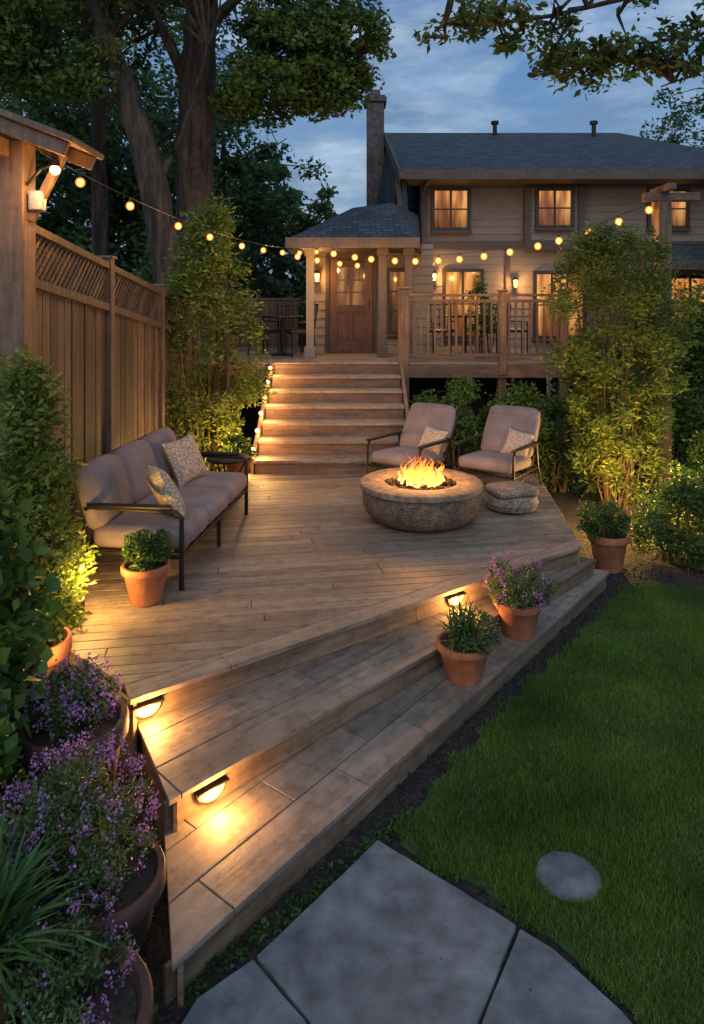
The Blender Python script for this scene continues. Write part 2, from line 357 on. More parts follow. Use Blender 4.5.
C2=np.stack([rng.uniform(-2.3,-.8,300),rng.uniform(2.4,5.0,300),rng.uniform(0,.16,300)],1); C2=C2[(C2[:,0]<-.74-.43*(C2[:,1]-2.7)-.10)&((C2[:,1]<4.0)|(C2[:,0]<-1.4-(C2[:,1]-3.9)))]
wd_=quads('ground_cover',np.concatenate([leafV(clumps(C,.03,14,.5),.025,.5,.4),leafV(clumps(C2,.09,70,.8),.045,.55,.4)]),'l_hedge',None); wd_['kind']='stuff'; wd_['label']='low green ground cover in mulch beside steps'; wd_['category']='ground cover'
# ---------------------------------------------------------------- deck with steps
A=(-.691,2.687);B=(2.46,6.68);C=(-.875,3.345);D=(2.28,6.52);E=(-1.236,3.90);F=(2.1,6.39)
deckp=[E,F,(2.42,9.11),(-2.42,9.11),(-2.42,5.2),(-2.12,4.72)]
dk=T('wooden_deck','weathered wooden deck with two fanned steps and glowing riser lights','deck',(0,6,0))
def local(o): o.location=(0,-6,0); return o
def shrink(poly,d):
    cx=sum(p[0] for p in poly)/len(poly);cy=sum(p[1] for p in poly)/len(poly)
    return [(cx+(p[0]-cx)*(1-d),cy+(p[1]-cy)*(1-d)) for p in poly]
angEF=math.atan2(F[1]-E[1],F[0]-E[0]); angCD=math.atan2(D[1]-C[1],D[0]-C[0]); angAB=math.atan2(B[1]-A[1],B[0]-A[0])
def off(p,ang,d): return (p[0]+math.sin(ang)*d,p[1]-math.cos(ang)*d)
E2=(E[0]-.075,E[1]+.105+.05);F2=(F[0]+.018,F[1]+.2)
local(planks('floor',[E2,F2,(2.42,9.11),(-2.42,9.11),(-2.42,5.2),(-2.12,4.72)],R(9),.118,.468,.5,'deck',dk,gap=.006,lmin=2.2,lmax=4.5))
local(planks('border_board',[E,F,(F2[0],F2[1]-.006),(E2[0],E2[1]-.006)],angEF,.5,.468,.501,'deck',dk,lmin=3,lmax=5))
step2=[C,D,(2.12,6.60),(-1.0,4.25),(-1.21,3.95)]
step1=[A,B,(2.2,6.75),(-.6,4.0),(-.93,3.45)]
local(planks('step_tread',step2,angCD,.26,.302,.333,'tread',dk,lmin=2.5,lmax=4,gap=.006))
local(planks('step_tread',step1,angAB,.245,.135,.167,'slabtread',dk,lmin=.55,lmax=1.1,gap=.007,jz=.003))
def riser(a,b,ang,z0,z1,inset=.03,name='riser'):
    a=off(a,ang,-inset);b=off(b,ang,-inset); L=math.hypot(b[0]-a[0],b[1]-a[1]); mb=MB()
    x=0
    while x<L-.01:
        l=min(random.uniform(1.4,2.2),L-x)
        if L-x-l<.4:l=L-x
        mb.bb(x,x+l-.003,0,.025,z0,z1); x+=l
    o=mb.obj(name,'fascia',dk,bevel=.003); o.location=(a[0],a[1]-6,0); o.rotation_euler[2]=ang; return o
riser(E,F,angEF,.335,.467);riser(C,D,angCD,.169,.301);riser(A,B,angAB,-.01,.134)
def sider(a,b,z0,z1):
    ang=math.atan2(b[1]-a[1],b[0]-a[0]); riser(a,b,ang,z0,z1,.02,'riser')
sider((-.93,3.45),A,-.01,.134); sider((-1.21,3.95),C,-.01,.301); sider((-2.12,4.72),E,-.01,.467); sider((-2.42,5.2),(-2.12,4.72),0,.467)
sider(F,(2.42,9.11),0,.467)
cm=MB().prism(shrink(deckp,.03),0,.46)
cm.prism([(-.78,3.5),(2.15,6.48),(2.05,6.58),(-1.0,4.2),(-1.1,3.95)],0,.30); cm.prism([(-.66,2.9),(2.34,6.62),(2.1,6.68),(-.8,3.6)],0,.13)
local(cm.obj('dark_core','core',dk))  # solid dark filler behind the board gaps, shade put into its colour
def steplight(x,y,z,ang,pw):
    x,y=off((x,y),ang,-.028)
    e=bpy.data.objects.new('step_light',None); link(e,dk); e.location=(x,y-6,z); e.rotation_euler[2]=ang
    mb=MB(); n=14; pr=[(.082*math.cos(math.pi*i/n),-.075*math.sin(math.pi*i/n)) for i in range(n+1)]
    vs=[(p[0],-.004,p[1]+.038) for p in pr]+[(p[0]*.9,-.028,p[1]*.85+.038) for p in pr]
    k=n+1; fs=[(i,k+i,k+i+1,i+1) for i in range(n)]+[tuple(range(k)),(0,n,2*k-1,k),tuple(range(k,2*k))[::-1]]
    mb.add(vs,fs); mb.obj('lens','lens',e)
    h=MB(); h.box((0,-.022,.043),(.184,.044,.009))
    for i in range(n):
        a0=pr[i];a1=pr[i+1]; h.beam((a0[0]*1.05,-.010,a0[1]*1.05+.038),(a1[0]*1.05,-.010,a1[1]*1.05+.038),.02,.007)
    h.obj('hood','metal',e)
    light('step_glow',(0,-.10,.01),pw,(1,.47,.12),.04,e)
steplight(-1.154,3.961,.398,angEF,15); steplight(.815,5.43,.402,angEF,14); steplight(-.70,3.52,.235,angCD,14)
# ---------------------------------------------------------------- staircase + raised deck
sx0,sx1=-1.27,.77
sc=T('wooden_staircase','wide wooden staircase with warm lights along one side','staircase',(0,9.11,.5))
for i in range(7):
    y=i*.38; z=(i+1)*.18
    if i<6:
        tr=MB()
        for j in range(3): tr.bb(sx0,sx1,y-.03+j*.138,y-.03+j*.138+.131,z-.038,z)
        tr.obj('tread','deck',sc,bevel=.004)
    rs=MB(); rs.bb(sx0+.01,sx1-.01,y,y+.02,z-.18,z-.039); rs.obj('riser','rail',sc)
for x in (sx0-.05,sx1+.005):
    ss=MB(); ss.add([(x,-.02,0),(x,-.02,.2),(x,2.3,1.3),(x,2.3,0),(x+.045,-.02,0),(x+.045,-.02,.2),(x+.045,2.3,1.3),(x+.045,2.3,0)],[(0,1,2,3),(7,6,5,4),(0,4,5,1),(1,5,6,2),(2,6,7,3),(3,7,4,0)])
    ss.obj('stringer','fascia',sc)
for i in range(6):
    e=bpy.data.objects.new('stair_light',None); link(e,sc); e.location=(sx0-.03,i*.38+.1,(i+1)*.18+.12)
    MB().ball((0,0,0),.028,8).obj('bulb','bulb',e,True); MB().tube([(0,0,-.14),(0,0,-.02)],.007,6).obj('stake','metal',e)
    light('stair_glow',(.09,-.03,.0),13.0,WARM,.03,e)
Z=1.76
rd=T('raised_deck','raised wooden terrace with railing in front of the house','deck',(0,11.4,0))
tmp=planks('floor',[(-3.4,11.39),(3.55,11.39),(3.55,16),(-3.4,16)],0,.142,Z-.03,Z,'deck',rd); tmp.location=(0,-11.4,0)
for q in((sx1,3.55,-.04,-.015),(-3.4,sx0,-.04,-.015),(3.55,3.575,-.04,4.6)):
    MB().bb(*q,Z-.24,Z-.031).obj('fascia','rail',rd)
for x in(.83,2.45,3.45): MB().bb(x-.07,x+.07,.02,.16,0,Z-.035).obj('support_post','railz',rd)
MB().bb(-3.4,3.5,1.2,1.25,0,Z-.24).obj('shade_backing','core',rd)  # dark sheet added as the shade beneath the terrace
def railing(x0,x1,par):
    MB().bb(x0,x1,-.03,.11,Z+1.08,Z+1.12).obj('handrail','rail',par,bevel=.004)
    MB().bb(x0,x1,.0,.05,Z+.98,Z+1.03).obj('rail','rail',par); MB().bb(x0,x1,.0,.05,Z+.1,Z+.15).obj('rail','rail',par)
    mb=MB(); x=x0+.11
    while x<x1-.05: mb.bb(x-.017,x+.017,.008,.042,Z+.15,Z+.98); x+=.115
    mb.obj('baluster','railz',par,kind='stuff')
railing(.9,2.45,rd); railing(2.45,3.45,rd)
for x,w,z0,t in((.84,.17,.5,1.2),(2.45,.12,Z-.2,1.16),(3.45,.12,Z-.2,1.16)):
    mb=MB(); mb.bb(x-w/2,x+w/2,-.06,-.06+w,z0,Z+t); mb.bb(x-w*.65,x+w*.65,-.06-w*.15,-.06+w*1.15,Z+t,Z+t+.03); mb.obj('newel_post','railz',rd,bevel=.006)
# ---------------------------------------------------------------- house
hs=T('two_storey_house','two-storey tan house with dark hipped roof and glowing windows','house',(0,16,0))
def lap(x0,x1,y,z0,z1,b,step=.17):
    z=z0
    while z<z1-1e-4:
        t=min(z+step,z1); b.add([(x0,y-.026,z),(x1,y-.026,z),(x1,y-.006,t),(x0,y-.006,t),(x0,y+.02,z),(x1,y+.02,z)],[(0,1,2,3),(0,4,5,1)]); z=t
w=MB(); w.bb(1.6,9.4,.03,8,0,5.6); lap(1.6,9.4,0,1.6,5.55,w)
w.obj('wall','sid',hs)
w=MB(); w.add([(1.6,.03,5.6),(1.6,8,5.6),(1.6,4,7.35),(1.7,.03,5.6),(1.7,8,5.6),(1.7,4,7.35)],[(0,2,1),(3,4,5),(0,3,5,2),(1,2,5,4)])
z=.0
while z<7.1:
    y0=0.0 if z<5.6 else (z-5.6)/1.75*4; y1=8-y0
    if z+.15<7.3: w.add([(1.565,y0,z),(1.565,y1,z),(1.59,y1,z+.17),(1.59,y0,z+.17),(1.6,y0,z),(1.6,y1,z)],[(0,3,2,1),(0,1,5,4)])
    z+=.17
w.obj('gable_wall','sid2',hs)
w=MB(); w.bb(1.55,1.72,-.06,-.037,1.7,5.55); w.bb(1.72,9.4,-.06,-.038,3.98,4.16); w.bb(1.72,9.4,-.06,-.038,5.36,5.6)
w.bb(3.9,4.03,-.22,-.039,4.165,5.355);w.bb(5.12,5.25,-.22,-.039,4.165,5.355); w.bb(6.2,6.3,-.065,-.039,1.7,3.97); w.bb(3.5,3.6,-.065,-.039,1.7,3.97); w.bb(3.9,5.25,-.225,-.061,3.95,4.163)
w.obj('trim','trim',hs)
w=MB(); lap(4.03,5.12,-.13,4.165,5.35,w); w.obj('bay_wall','sid',hs)
ro=MB()
def slabroof(pts,th=.16):
    n=len(pts); ro.add(pts+[(p[0],p[1],p[2]-th) for p in pts],[tuple(range(n)),tuple(reversed(range(n,2*n)))]+[(i,n+i,n+(i+1)%n,(i+1)%n) for i in range(n)])
slabroof([(1.05,-.85,5.62),(10.1,-.85,5.62),(7.6,4,7.62),(.95,4,7.62)])
slabroof([(.95,4,7.62),(7.6,4,7.62),(10.1,8.7,5.72),(1.05,8.7,5.72)])
slabroof([(10.1,-.85,5.62),(10.1,8.7,5.72),(7.6,4,7.62)])
roof=ro.obj('roof','roof',hs)
w=MB(); P=[(1.0,3.45,7.35),(1.04,-.55,5.58),(1.16,-.55,4.0),(.40,3.45,4.0)]; w.add(P+[(a+.14,b,c) for a,b,c in P],[(0,1,2,3),(7,6,5,4),(0,4,5,1),(1,5,6,2),(2,6,7,3),(3,7,4,0)]); w.obj('side_roof_slope','roof',hs)
w=MB(); w.beam((1.0,-.60,5.5),(1.14,-.60,4.0),.05,.10); w.obj('side_roof_trim','trim',hs)
w=MB(); w.bb(1.02,10.12,-.90,-.855,5.42,5.63); w.bb(1.1,10.0,-.85,-.0,5.42,5.45)
w.beam((1.03,-.88,5.5),(.92,4,7.5),.05,.26); w.beam((1.03,8.7,5.6),(.92,4,7.5),.05,.26); w.obj('eave_fascia','trim',roof)
w=MB(); w.bb(.42,.90,3.6,4.3,0,8.4); w.bb(.35,.97,3.53,4.37,8.4,8.52);w.bb(.39,.93,3.57,4.33,8.52,8.58); w.bb(.52,.80,3.75,4.15,8.58,8.78); w.obj('chimney','brick',roof)
for x,y,z0 in((4.0,3.6,7.4),(6.7,3.4,7.35)):
    w=MB(); w.tube([(x,y,z0),(x,y,z0+.36)],.06,10); w.tube([(x,y,z0+.36),(x,y,z0+.44)],.11,10); w.obj('roof_vent','metal',roof)
def window(x0,x1,z0,z1,y,par,mx=2,mz=2,out=.06,gm='pane'):
    e=bpy.data.objects.new('window',None); link(e,par); e.location=((x0+x1)/2,y,z0)
    hw=(x1-x0)/2; h=z1-z0
    MB().bb(-hw,hw,-out+.03,-out+.036,0,h).obj('glass',gm,e)
    f=MB(); t=.075
    f.bb(-hw-t,-hw,-out-.03,.0,-t,h+t); f.bb(hw,hw+t,-out-.03,.0,-t,h+t); f.bb(-hw,hw,-out-.028,.0,h,h+t); f.bb(-hw,hw,-out-.028,0,-t,0)
    f.obj('frame','wframe',e)
    f=MB(); f.bb(-hw-.1,hw+.1,-out-.07,-.0,-t-.04,-t-.001); f.obj('sill','trim',e)
    f=MB()
    for i in range(1,mx): x=-hw+2*hw*i/mx; f.bb(x-.022,x+.022,-out+.0,-out+.028,0.001,h-.001)
    for i in range(1,mz): z=h*i/mz; f.bb(-hw+.001,hw-.001,-out+.004,-out+.029,z-.016,z+.016)
    f.obj('muntin','wframe',e)
window(1.88,2.62,4.46,5.3,-.02,hs,2,2); window(4.22,4.94,4.5,5.28,-.14,hs,2,2); window(6.8,7.6,4.5,5.28,-.02,hs,2,2)
window(2.13,2.92,2.0,3.45,-.02,hs,2,2); window(4.2,5.25,2.0,3.4,-.02,hs,3,2); window(7.2,8.2,2.2,3.3,-.02,hs,2,2)
w=MB(); P=[(5.35,-1.3,3.62),(9.7,-1.3,3.62),(9.7,-.065,4.1),(5.35,-.065,4.1)]; w.add(P+[(a,b,c-.12) for a,b,c in P],[(0,1,2,3),(7,6,5,4),(0,4,5,1),(1,5,6,2),(2,6,7,3),(3,7,4,0)])
w.obj('lower_roof','roof',hs); 
w=MB(); w.bb(5.3,9.75,-1.35,-1.305,3.44,3.63); w.bb(5.45,5.6,-1.2,-1.05,1.7,3.5); w.obj('lower_roof_fascia','trim',hs)
MB().tube([(1.65,-.82,5.4),(1.62,-.3,5.3),(1.6,-.1,5.2),(1.6,-.1,1.8)],.035,8).obj('downpipe','trim',hs)
po=MB(); lap(-.85,1.6,-2.2,Z,3.9,po); po.bb(-.85,1.6,-2.18,0,0,3.9); po.obj('entry_wall','sid',hs)
P0=[(-1.12,-3.75,3.86),(1.14,-3.75,3.86),(1.6,.0,3.9),(-1.12,.0,3.86)]; ap=[(.02,-1.9,4.66),(.82,-1.9,4.76),(1.5,-.05,4.76),(.1,-.05,4.66)]
pr=MB(); pr.add(P0+ap,[(0,1,5,4),(1,2,6,5),(3,0,4,7),(0,3,2,1),(4,5,6,7),(2,3,7,6)]); pr.obj('porch_roof','roof',hs)
w=MB(); w.bb(-1.16,1.18,-3.80,-3.755,3.70,3.88); w.bb(-1.165,-1.12,-3.755,0,3.70,3.88); w.beam((1.16,-3.74,3.79),(1.6,-.1,3.8),.045,.18); w.bb(-1.11,1.13,-3.74,0,3.72,3.75); w.obj('porch_fascia','trim',hs)
for x in(-.75,.55,1.02):
    w=MB(); w.bb(x-.07,x+.07,-3.5,-3.36,Z,3.72); w.bb(x-.1,x+.1,-3.53,-3.33,Z,Z+.2); w.bb(x-.1,x+.1,-3.53,-3.33,3.58,3.715); w.obj('porch_column','sid' if x<0 else 'trim',hs,bevel=.004)
dr=bpy.data.objects.new('entry_door',None); link(dr,hs); dr.location=(-.02,-2.24,Z)
w=MB(); w.bb(-.42,-.27,-.03,.0,.02,1.84); w.bb(.27,.42,-.03,0,.02,1.84); w.bb(-.27,.27,-.03,0,.02,.24); w.bb(-.27,.27,-.03,0,.8,.94); w.bb(-.27,.27,-.03,0,1.68,1.84)
w.bb(-.24,-.05,-.018,0,.28,.76); w.bb(.05,.24,-.018,0,.28,.76); w.bb(-.03,.03,-.03,0,.24,.8); w.bb(-.27,.27,-.006,0,.24,.8); w.obj('door_panel','door',dr,bevel=.004)
MB().bb(-.27,.27,-.016,-.01,.94,1.68).obj('door_glass','dpane',dr)
w=MB(); w.bb(-.02,.02,-.028,-.017,.94,1.68)
for z in(1.19,1.43): w.bb(-.27,-.021,-.027,-.017,z-.014,z+.014); w.bb(.021,.27,-.027,-.017,z-.014,z+.014)
w.obj('muntin','door',dr)
w=MB(); w.bb(-.5,-.425,-.05,0,0,1.93); w.bb(.425,.5,-.05,0,0,1.93); w.bb(-.425,.425,-.05,0,1.845,1.93); w.obj('door_frame','wframe',dr)
MB().tube([(.36,-.05,.88),(.36,-.05,1.02)],.014,8).obj('handle','metal',dr)
window(.74,1.06,2.2,3.35,-2.22,hs,1,3,gm='dpane')
def sconce(x,y,z,par,pw=14):
    e=bpy.data.objects.new('wall_lantern',None); link(e,par); e.location=(x,y,z)
    MB().box((0,-.02,0),(.07,.03,.2)).tube([(0,-.03,.08),(0,-.1,.12),(0,-.12,.09)],.01,6).lathe([(.07,.1),(.04,.14),(.005,.16)],8,(0,-.12,-.03)).lathe([(.05,-.12),(.055,-.1)],8,(0,-.12,0)).obj('bracket','metal',e)
    MB().lathe([(.035,-.1),(.05,.06)],8,(0,-.12,0)).obj('lamp_glass','lens',e)
    light('lantern_glow',(0,-.24,0),pw,WARM,.05,e)
sconce(-.68,-2.24,3.25,hs,26); sconce(1.86,-.04,3.35,hs,36); sconce(3.7,-.04,3.2,hs,28)
sw=T('wooden_screen','low brown wooden privacy screen beside the entry','fence',(-2.2,15.8,Z))
w=MB()
for i in range(20): w.bb(-1.6+i*.13,-1.6+i*.13+.12,0,.03,0,1.05)
w.bb(-1.65,1.05,-.03,.06,1.051,1.1); w.obj('board','railz',sw)
# ---------------------------------------------------------------- patio set on terrace
def patiochair(x,y,rz,first=[None]):
    lab='dark metal patio dining chair on the raised terrace'
    if first[0]: return dup(first[0],(x,y,Z),rz)
    c=T('patio_dining_chair',lab,'chair',(x,y,Z),rz,'dark patio dining chairs')
    b=MB()
    for sx in(-.22,.22):
        b.tube([(sx,-.2,0),(sx,-.2,.62),(sx,.2,.64)],.014,6); b.tube([(sx,.24,0),(sx,.2,.45),(sx,.28,.95)],.014,6)
    b.tube([(-.22,.28,.95),(.22,.28,.95)],.014,6)
    for i in range(5): b.tube([(-.15+i*.075,.22,.5),(-.15+i*.075,.28,.95)],.008,5)
    b.obj('frame','metal',c); MB().rbox((0,0,.45),(.22,.22,.03),.02,n=4,puff=0).obj('seat','metal',c,True); first[0]=c; return c
patiochair(-1.6,13.0,R(60)); patiochair(-.95,12.7,R(-70)); patiochair(-1.2,13.7,R(180)); patiochair(1.7,13.2,R(160)); patiochair(2.6,13.0,R(200)); patiochair(3.1,13.4,R(90))
for x,y in((-1.3,13.1),(2.2,13.6)):
    t=T('patio_table','round dark metal patio table on the raised terrace','table',(x,y,Z),0,'round patio tables')
    MB().lathe([(.38,.70),(.4,.71),(.4,.73),(.38,.74)],24).obj('tabletop','metal',t,True); MB().tube([(0,0,0),(0,0,.7)],.03,8).lathe([(.22,0),(.2,.02),(.03,.04)],16).obj('pedestal','metal',t)
# ---------------------------------------------------------------- fence
fe=T('wooden_fence','tall brown board fence topped with diagonal lattice','fence',(-2.5,5.2,0))
def ft(y): return 3.30-.118*(y-.3)
b=MB(); y=0.0
while y<6.0:
    dx=random.uniform(-.006,.006); wv=random.uniform(.128,.139)
    b.add([(-.012+dx,y,.1),(.012+dx,y,.1),(.012+dx,y+wv,.1),(-.012+dx,y+wv,.1),(-.012+dx,y,ft(y)-.46),(.012+dx,y,ft(y)-.46),(.012+dx,y+wv,ft(y+.138)-.46),(-.012+dx,y+wv,ft(y+.138)-.46)],[(0,3,2,1),(4,5,6,7),(0,1,5,4),(1,2,6,5),(2,3,7,6),(3,0,4,7)]); y+=.146
b.obj('board','fence',fe)
for y0,y1 in((.06,1.86),(1.98,3.78),(3.9,5.9)):
    for o,h in((-.02,.06),(-.44,.07)): MB().beam((.03,y0,ft(y0)+o),(.03,y1,ft(y1)+o),.055,h).obj('rail','fence',fe)
for yp in(0,1.92,3.84,5.96):
    b=MB(); b.bb(-.04,.07,yp-.055,yp+.055,0,ft(yp)+.06); b.bb(-.06,.09,yp-.075,yp+.075,ft(yp)+.06,ft(yp)+.09); b.obj('post','fence',fe,bevel=.005)
H=.36
for y0,y1 in((.06,1.86),(1.98,3.78),(3.9,5.9)):
    b=MB(); y=y0-H
    while y<y1:
        for sgn,xx in((1,.012),(-1,-.004)):
            a0=max(y,y0); a1=min(y+H,y1)
            if a1-a0>.03:
                def zz(q): 
                    t=(q-y)/H; t=t if sgn>0 else 1-t; return ft(q)-.41+t*H
                b.beam((xx,a0,zz(a0)),(xx,a1,zz(a1)),.012,.028)
        y+=.085
    b.obj('lattice','fence',fe)
pp=T('garden_post','square timber post with small cap board and lamp','post',(-2.40,5.0,0))
MB().bb(-.10,.10,-.10,.10,0,3.86).obj('upright','post',pp,bevel=.012)
ang=math.atan2(-.36,.95); Rm=Matrix.Rotation(-ang,3,'Y')
b=MB(); b.box((.03,0,4.0),(1.05,.62,.045),Rm); b.obj('cap_board','post',pp,bevel=.008)
for yy in(-.24,0.24): b=MB(); b.box((.03,yy,3.92),(.92,.06,.10),Rm); b.obj('rafter','post',pp,bevel=.006)
b=MB(); b.bb(-.10,.0,-.3,.3,3.74,3.86); b.beam((.1,0,3.3),(.34,0,3.78),.06,.06); b.obj('brace','post',pp,bevel=.006)
b=MB(); b.tube([(.10,-.05,3.55),(.2,-.05,3.66),(.30,-.05,3.70)],.012,8); b.lathe([(.03,.0),(.022,.05),(.005,.06)],10,(.30,-.05,3.68)); b.obj('lamp_arm','metal',pp)
b=MB(); b.rbox((.16,-.02,3.44),(.05,.05,.07),.02,n=4,puff=0); b.obj('control_box','white',pp,True)
b=MB(); b.ball((.30,-.05,3.655),.036,10); b.obj('lamp_bulb','bulb',pp,True); light('post_glow',(.36,-.22,3.50),13,WARM,.05,pp)
rp=T('timber_post','tall timber post with crossbeam carrying string lights','post',(4.35,9.8,0))
MB().bb(-.09,.09,-.09,.09,0,4.15).obj('upright','post',rp,bevel=.01)
MB().bb(-.28,.5,-.06,.06,4.15,4.27).bb(-.06,.06,-.3,.3,4.271,4.36).obj('crossbeam','rail',rp,bevel=.008)
# ---------------------------------------------------------------- string lights
def string(name,label,a,b_,sag,nb,pw,br=.05):
    e=T(name,label,'string lights',a,0,'festoon string lights')
    a=Vector(a);b_=Vector(b_)
    def p(t): q=(b_-a)*t; q.z-=4*sag*t*(1-t); return q
    MB().tube([p(i/40) for i in range(41)],.0045,5).obj('cable','cable',e)
    for i in range(nb):
        t=(i+.5+random.uniform(-.12,.12))/nb; q=p(t); h=bpy.data.objects.new('bulb',None); link(h,e); h.location=q
        MB().lathe([(.012,-.005),(.015,-.025),(.013,-.04)],8).obj('socket','cable',h,True)
        MB().ball((0,0,-.036-br),br,12,1.05).obj('globe','globe',h,True); MB().ball((0,0,-.036-br),br*.66,8,1.1).obj('filament','bulb',h,True)
        if pw and i%2==0: light('bulb_light',(0,0,-.21),pw,WARM,.04,h)
string('string_light','festoon string of warm bulbs from garden post to porch',(-2.28,5.1,3.82),(-.5,12.2,3.72),.26,9,14,.038)
string('string_light','festoon string of warm bulbs from porch to timber post',(-.5,12.2,3.72),(4.30,9.75,4.18),.42,14,14,.054)
string('string_light','festoon string of warm bulbs under the porch eave',(-1.1,12.15,3.66),(1.9,15.6,3.72),.14,9,0,.052)
# ---------------------------------------------------------------- fire pit
fp=T('fire_pit','round sandy stone bowl fire pit with burning flames','fire pit',(.71,7.22,.5))
MB().lathe([(.40,0),(.46,.006),(.52,.035),(.57,.09),(.60,.16),(.61,.23),(.605,.325),(.3,.326)],64,wob=.006).obj('bowl','stone',fp,True)
MB().lathe([(.28,.322),(.612,.322),(.628,.332),(.634,.355),(.628,.384),(.60,.395),(.40,.395),(.375,.388),(.37,.37),(.365,.345),(.36,.324)],64,wob=.005).obj('rim','rim',fp,True)
b=MB()
for i in range(90):
    r=.34*math.sqrt(random.random());a=random.uniform(0,6.28);s=random.uniform(.02,.045)
    b.lathe([(s*.5,-s*.6),(s,-.1*s),(s*.85,.4*s),(s*.3,.75*s)],6,(r*math.cos(a),r*math.sin(a),.355+random.uniform(-.01,.015)),.15)
b.obj('lava_rocks','lava',fp,kind='stuff')
b=MB()
for i in range(26):
    r=.24*math.sqrt(random.random());a=random.uniform(0,6.28);s=random.uniform(.015,.03)
    b.lathe([(s*.5,-s*.6),(s,-.1*s),(s*.8,.4*s),(s*.3,.7*s)],6,(r*math.cos(a),r*math.sin(a),.38),.15)
b.obj('embers','ember',fp,kind='stuff')
b=MB()
for i in range(46):
    r=.26*math.sqrt(random.random());a=random.uniform(0,6.28);hh=random.uniform(.10,.38)*(1.05-r/.6);w0=random.uniform(.009,.026)
    x,y=r*math.cos(a),r*math.sin(a); ph=random.uniform(0,6); pts=[];rad=[]
    for k in range(11):
        t=k/10; pts.append((x*(1-.25*t)+.055*math.sin(ph+t*6)*t,y*(1-.25*t)+.03*math.cos(ph*1.3+t*5)*t,hh*t)); rad.append(max(.001,w0*(math.sin(math.pi*min(1,(t*.78+.22)))**.8)*(1-t**2.2)*(1+.25*math.sin(ph*2+t*11))))
    b.tube(pts,rad,8)
b.obj('flame','flame',fp,True,loc=(0,0,.38))
light('fire_glow',(0,0,.72),62,(1,.44,.13),.14,fp); light('fire_glow',(.1,-.1,.50),6,(1,.38,.08),.1,fp)
# ---------------------------------------------------------------- seating
def cushion(b,c,h,r=.05,rx=0,puff=.02):
    b.rbox(c,h,r,Matrix.Rotation(rx,3,'X'),8,puff); return b
ch=T('patio_armchair','metal-framed armchair with taupe cushions beside the fire pit','armchair',(.72,8.66,.5),R(-38),'cushioned patio armchairs')
ch.scale=(.94,.94,.94)
for s in(-.40,.40):
    b=MB(); b.tube([(s,-.40,0),(s,-.41,.3),(s,-.40,.52),(s,-.35,.56)],.018,8); b.tube([(s,.50,0),(s,.38,.26),(s,.33,.56)],.018,8); b.tube([(s,-.39,.25),(s,.38,.25)],.015,8)
    b.tube([(s,-.4,.05),(s,-.1,.2),(s,.2,.2),(s,.48,.05)],.012,8); b.obj('side_frame','metal',ch,True)
b=MB(); 
for s in(-.36,.36): b.tube([(s,.25,.27),(s,.66,.90)],.016,8)
b.tube([(-.36,.66,.90),(.36,.66,.90)],.016,8)
for y in(-.38,0,.36): b.tube([(-.40,y,.25),(.40,y,.25)],.013,8)
b.obj('frame','metal',ch,True)
for s in(-.40,.40): b=MB(); b.rbox((s,-.02,.575),(.038,.38,.016),.012,n=4,puff=0); b.obj('armrest','metal',ch,True)
b=MB(); cushion(b,(0,-.05,.345),(.355,.37,.08),.065,R(-3)); b.obj('seat_cushion','cush',ch,True)
b=MB(); cushion(b,(0,.43,.64),(.355,.07,.31),.065,R(-32)); b.obj('back_cushion','cush',ch,True)
b=MB(); cushion(b,(0,.565,.88),(.34,.065,.09),.06,R(-32)); b.obj('headrest_cushion','cush',ch,True)
dup(ch,(1.74,8.42,.5),R(-36))
so=T('outdoor_sofa','three-seat metal-framed sofa with taupe cushions along the fence','sofa',(-1.63,6.42,.5),R(84))
L=.98
for s in(-L,L):
    b=MB(); b.tube([(s,-.42,0),(s,-.42,.56),(s,-.38,.6),(s,.32,.62),(s,.36,.6)],.019,8); b.tube([(s,.5,0),(s,.40,.35),(s,.50,.88)],.019,8); b.tube([(s,-.42,.25),(s,.42,.27)],.016,8); b.obj('side_frame','metal',so,True)
b=MB(); b.tube([(0,.46,0),(0,.40,.35),(0,.5,.85)],.018,8); b.tube([(0,-.42,0),(0,-.42,.26)],.018,8)
for z,y in((.26,-.42),(.27,.41),(.88,.5)): b.tube([(-L,y,z),(L,y,z)],.017,8)
for i in range(9): x=-L+.22*i+.1; b.tube([(x,-.42,.26),(x,.41,.27)],.01,6)
b.obj('frame','metal',so,True)
for i in range(3):
    x=-.645+.645*i
    b=MB(); cushion(b,(x,-.06,.37),(.318,.38,.085),.06); b.obj('seat_cushion','cush',so,True)
    b=MB(); cushion(b,(x,.36,.66),(.315,.085,.25),.075,R(-18),.03); b.obj('back_cushion','cush',so,True)
for s in(-L,L): b=MB(); b.rbox((s,0,.635),(.032,.34,.014),.01,n=4,puff=0); b.obj('armrest','metal',so,True)
def pillow(loc,rot,size,label,first=[None]):
    if first[0] is None:
        vs=[];fs=[];n=14
        for sg in(1,-1):
            k=len(vs)
            for i in range(n+1):
                for j in range(n+1):
                    u=-1+2*i/n;v=-1+2*j/n; t=max(0,(1-u**4)*(1-v**4))**.6
                    e=1-.10*(1-abs(u)**2)*abs(v)**3; f=1-.10*(1-abs(v)**2)*abs(u)**3
                    vs.append((u*.22*f,sg*.075*t,v*.22*e))
            for i in range(n):
                for j in range(n):
                    q=(k+i*(n+1)+j,k+(i+1)*(n+1)+j,k+(i+1)*(n+1)+j+1,k+i*(n+1)+j+1); fs.append(q if sg<0 else q[::-1])
        first[0]=MB().add(vs,fs).obj('throw_pillow','pillow',None,True); o=first[0]
    else: o=first[0].copy(); col.objects.link(o)
    o.location=loc; o.rotation_euler=rot; o.scale=(size,)*3; o['label']=label; o['category']='pillow'; o['group']='patterned throw pillows'
pillow((-1.55,5.80,1.16),(R(-28),R(6),R(118)),1.05,'cream and brown patterned pillow at near end of sofa')
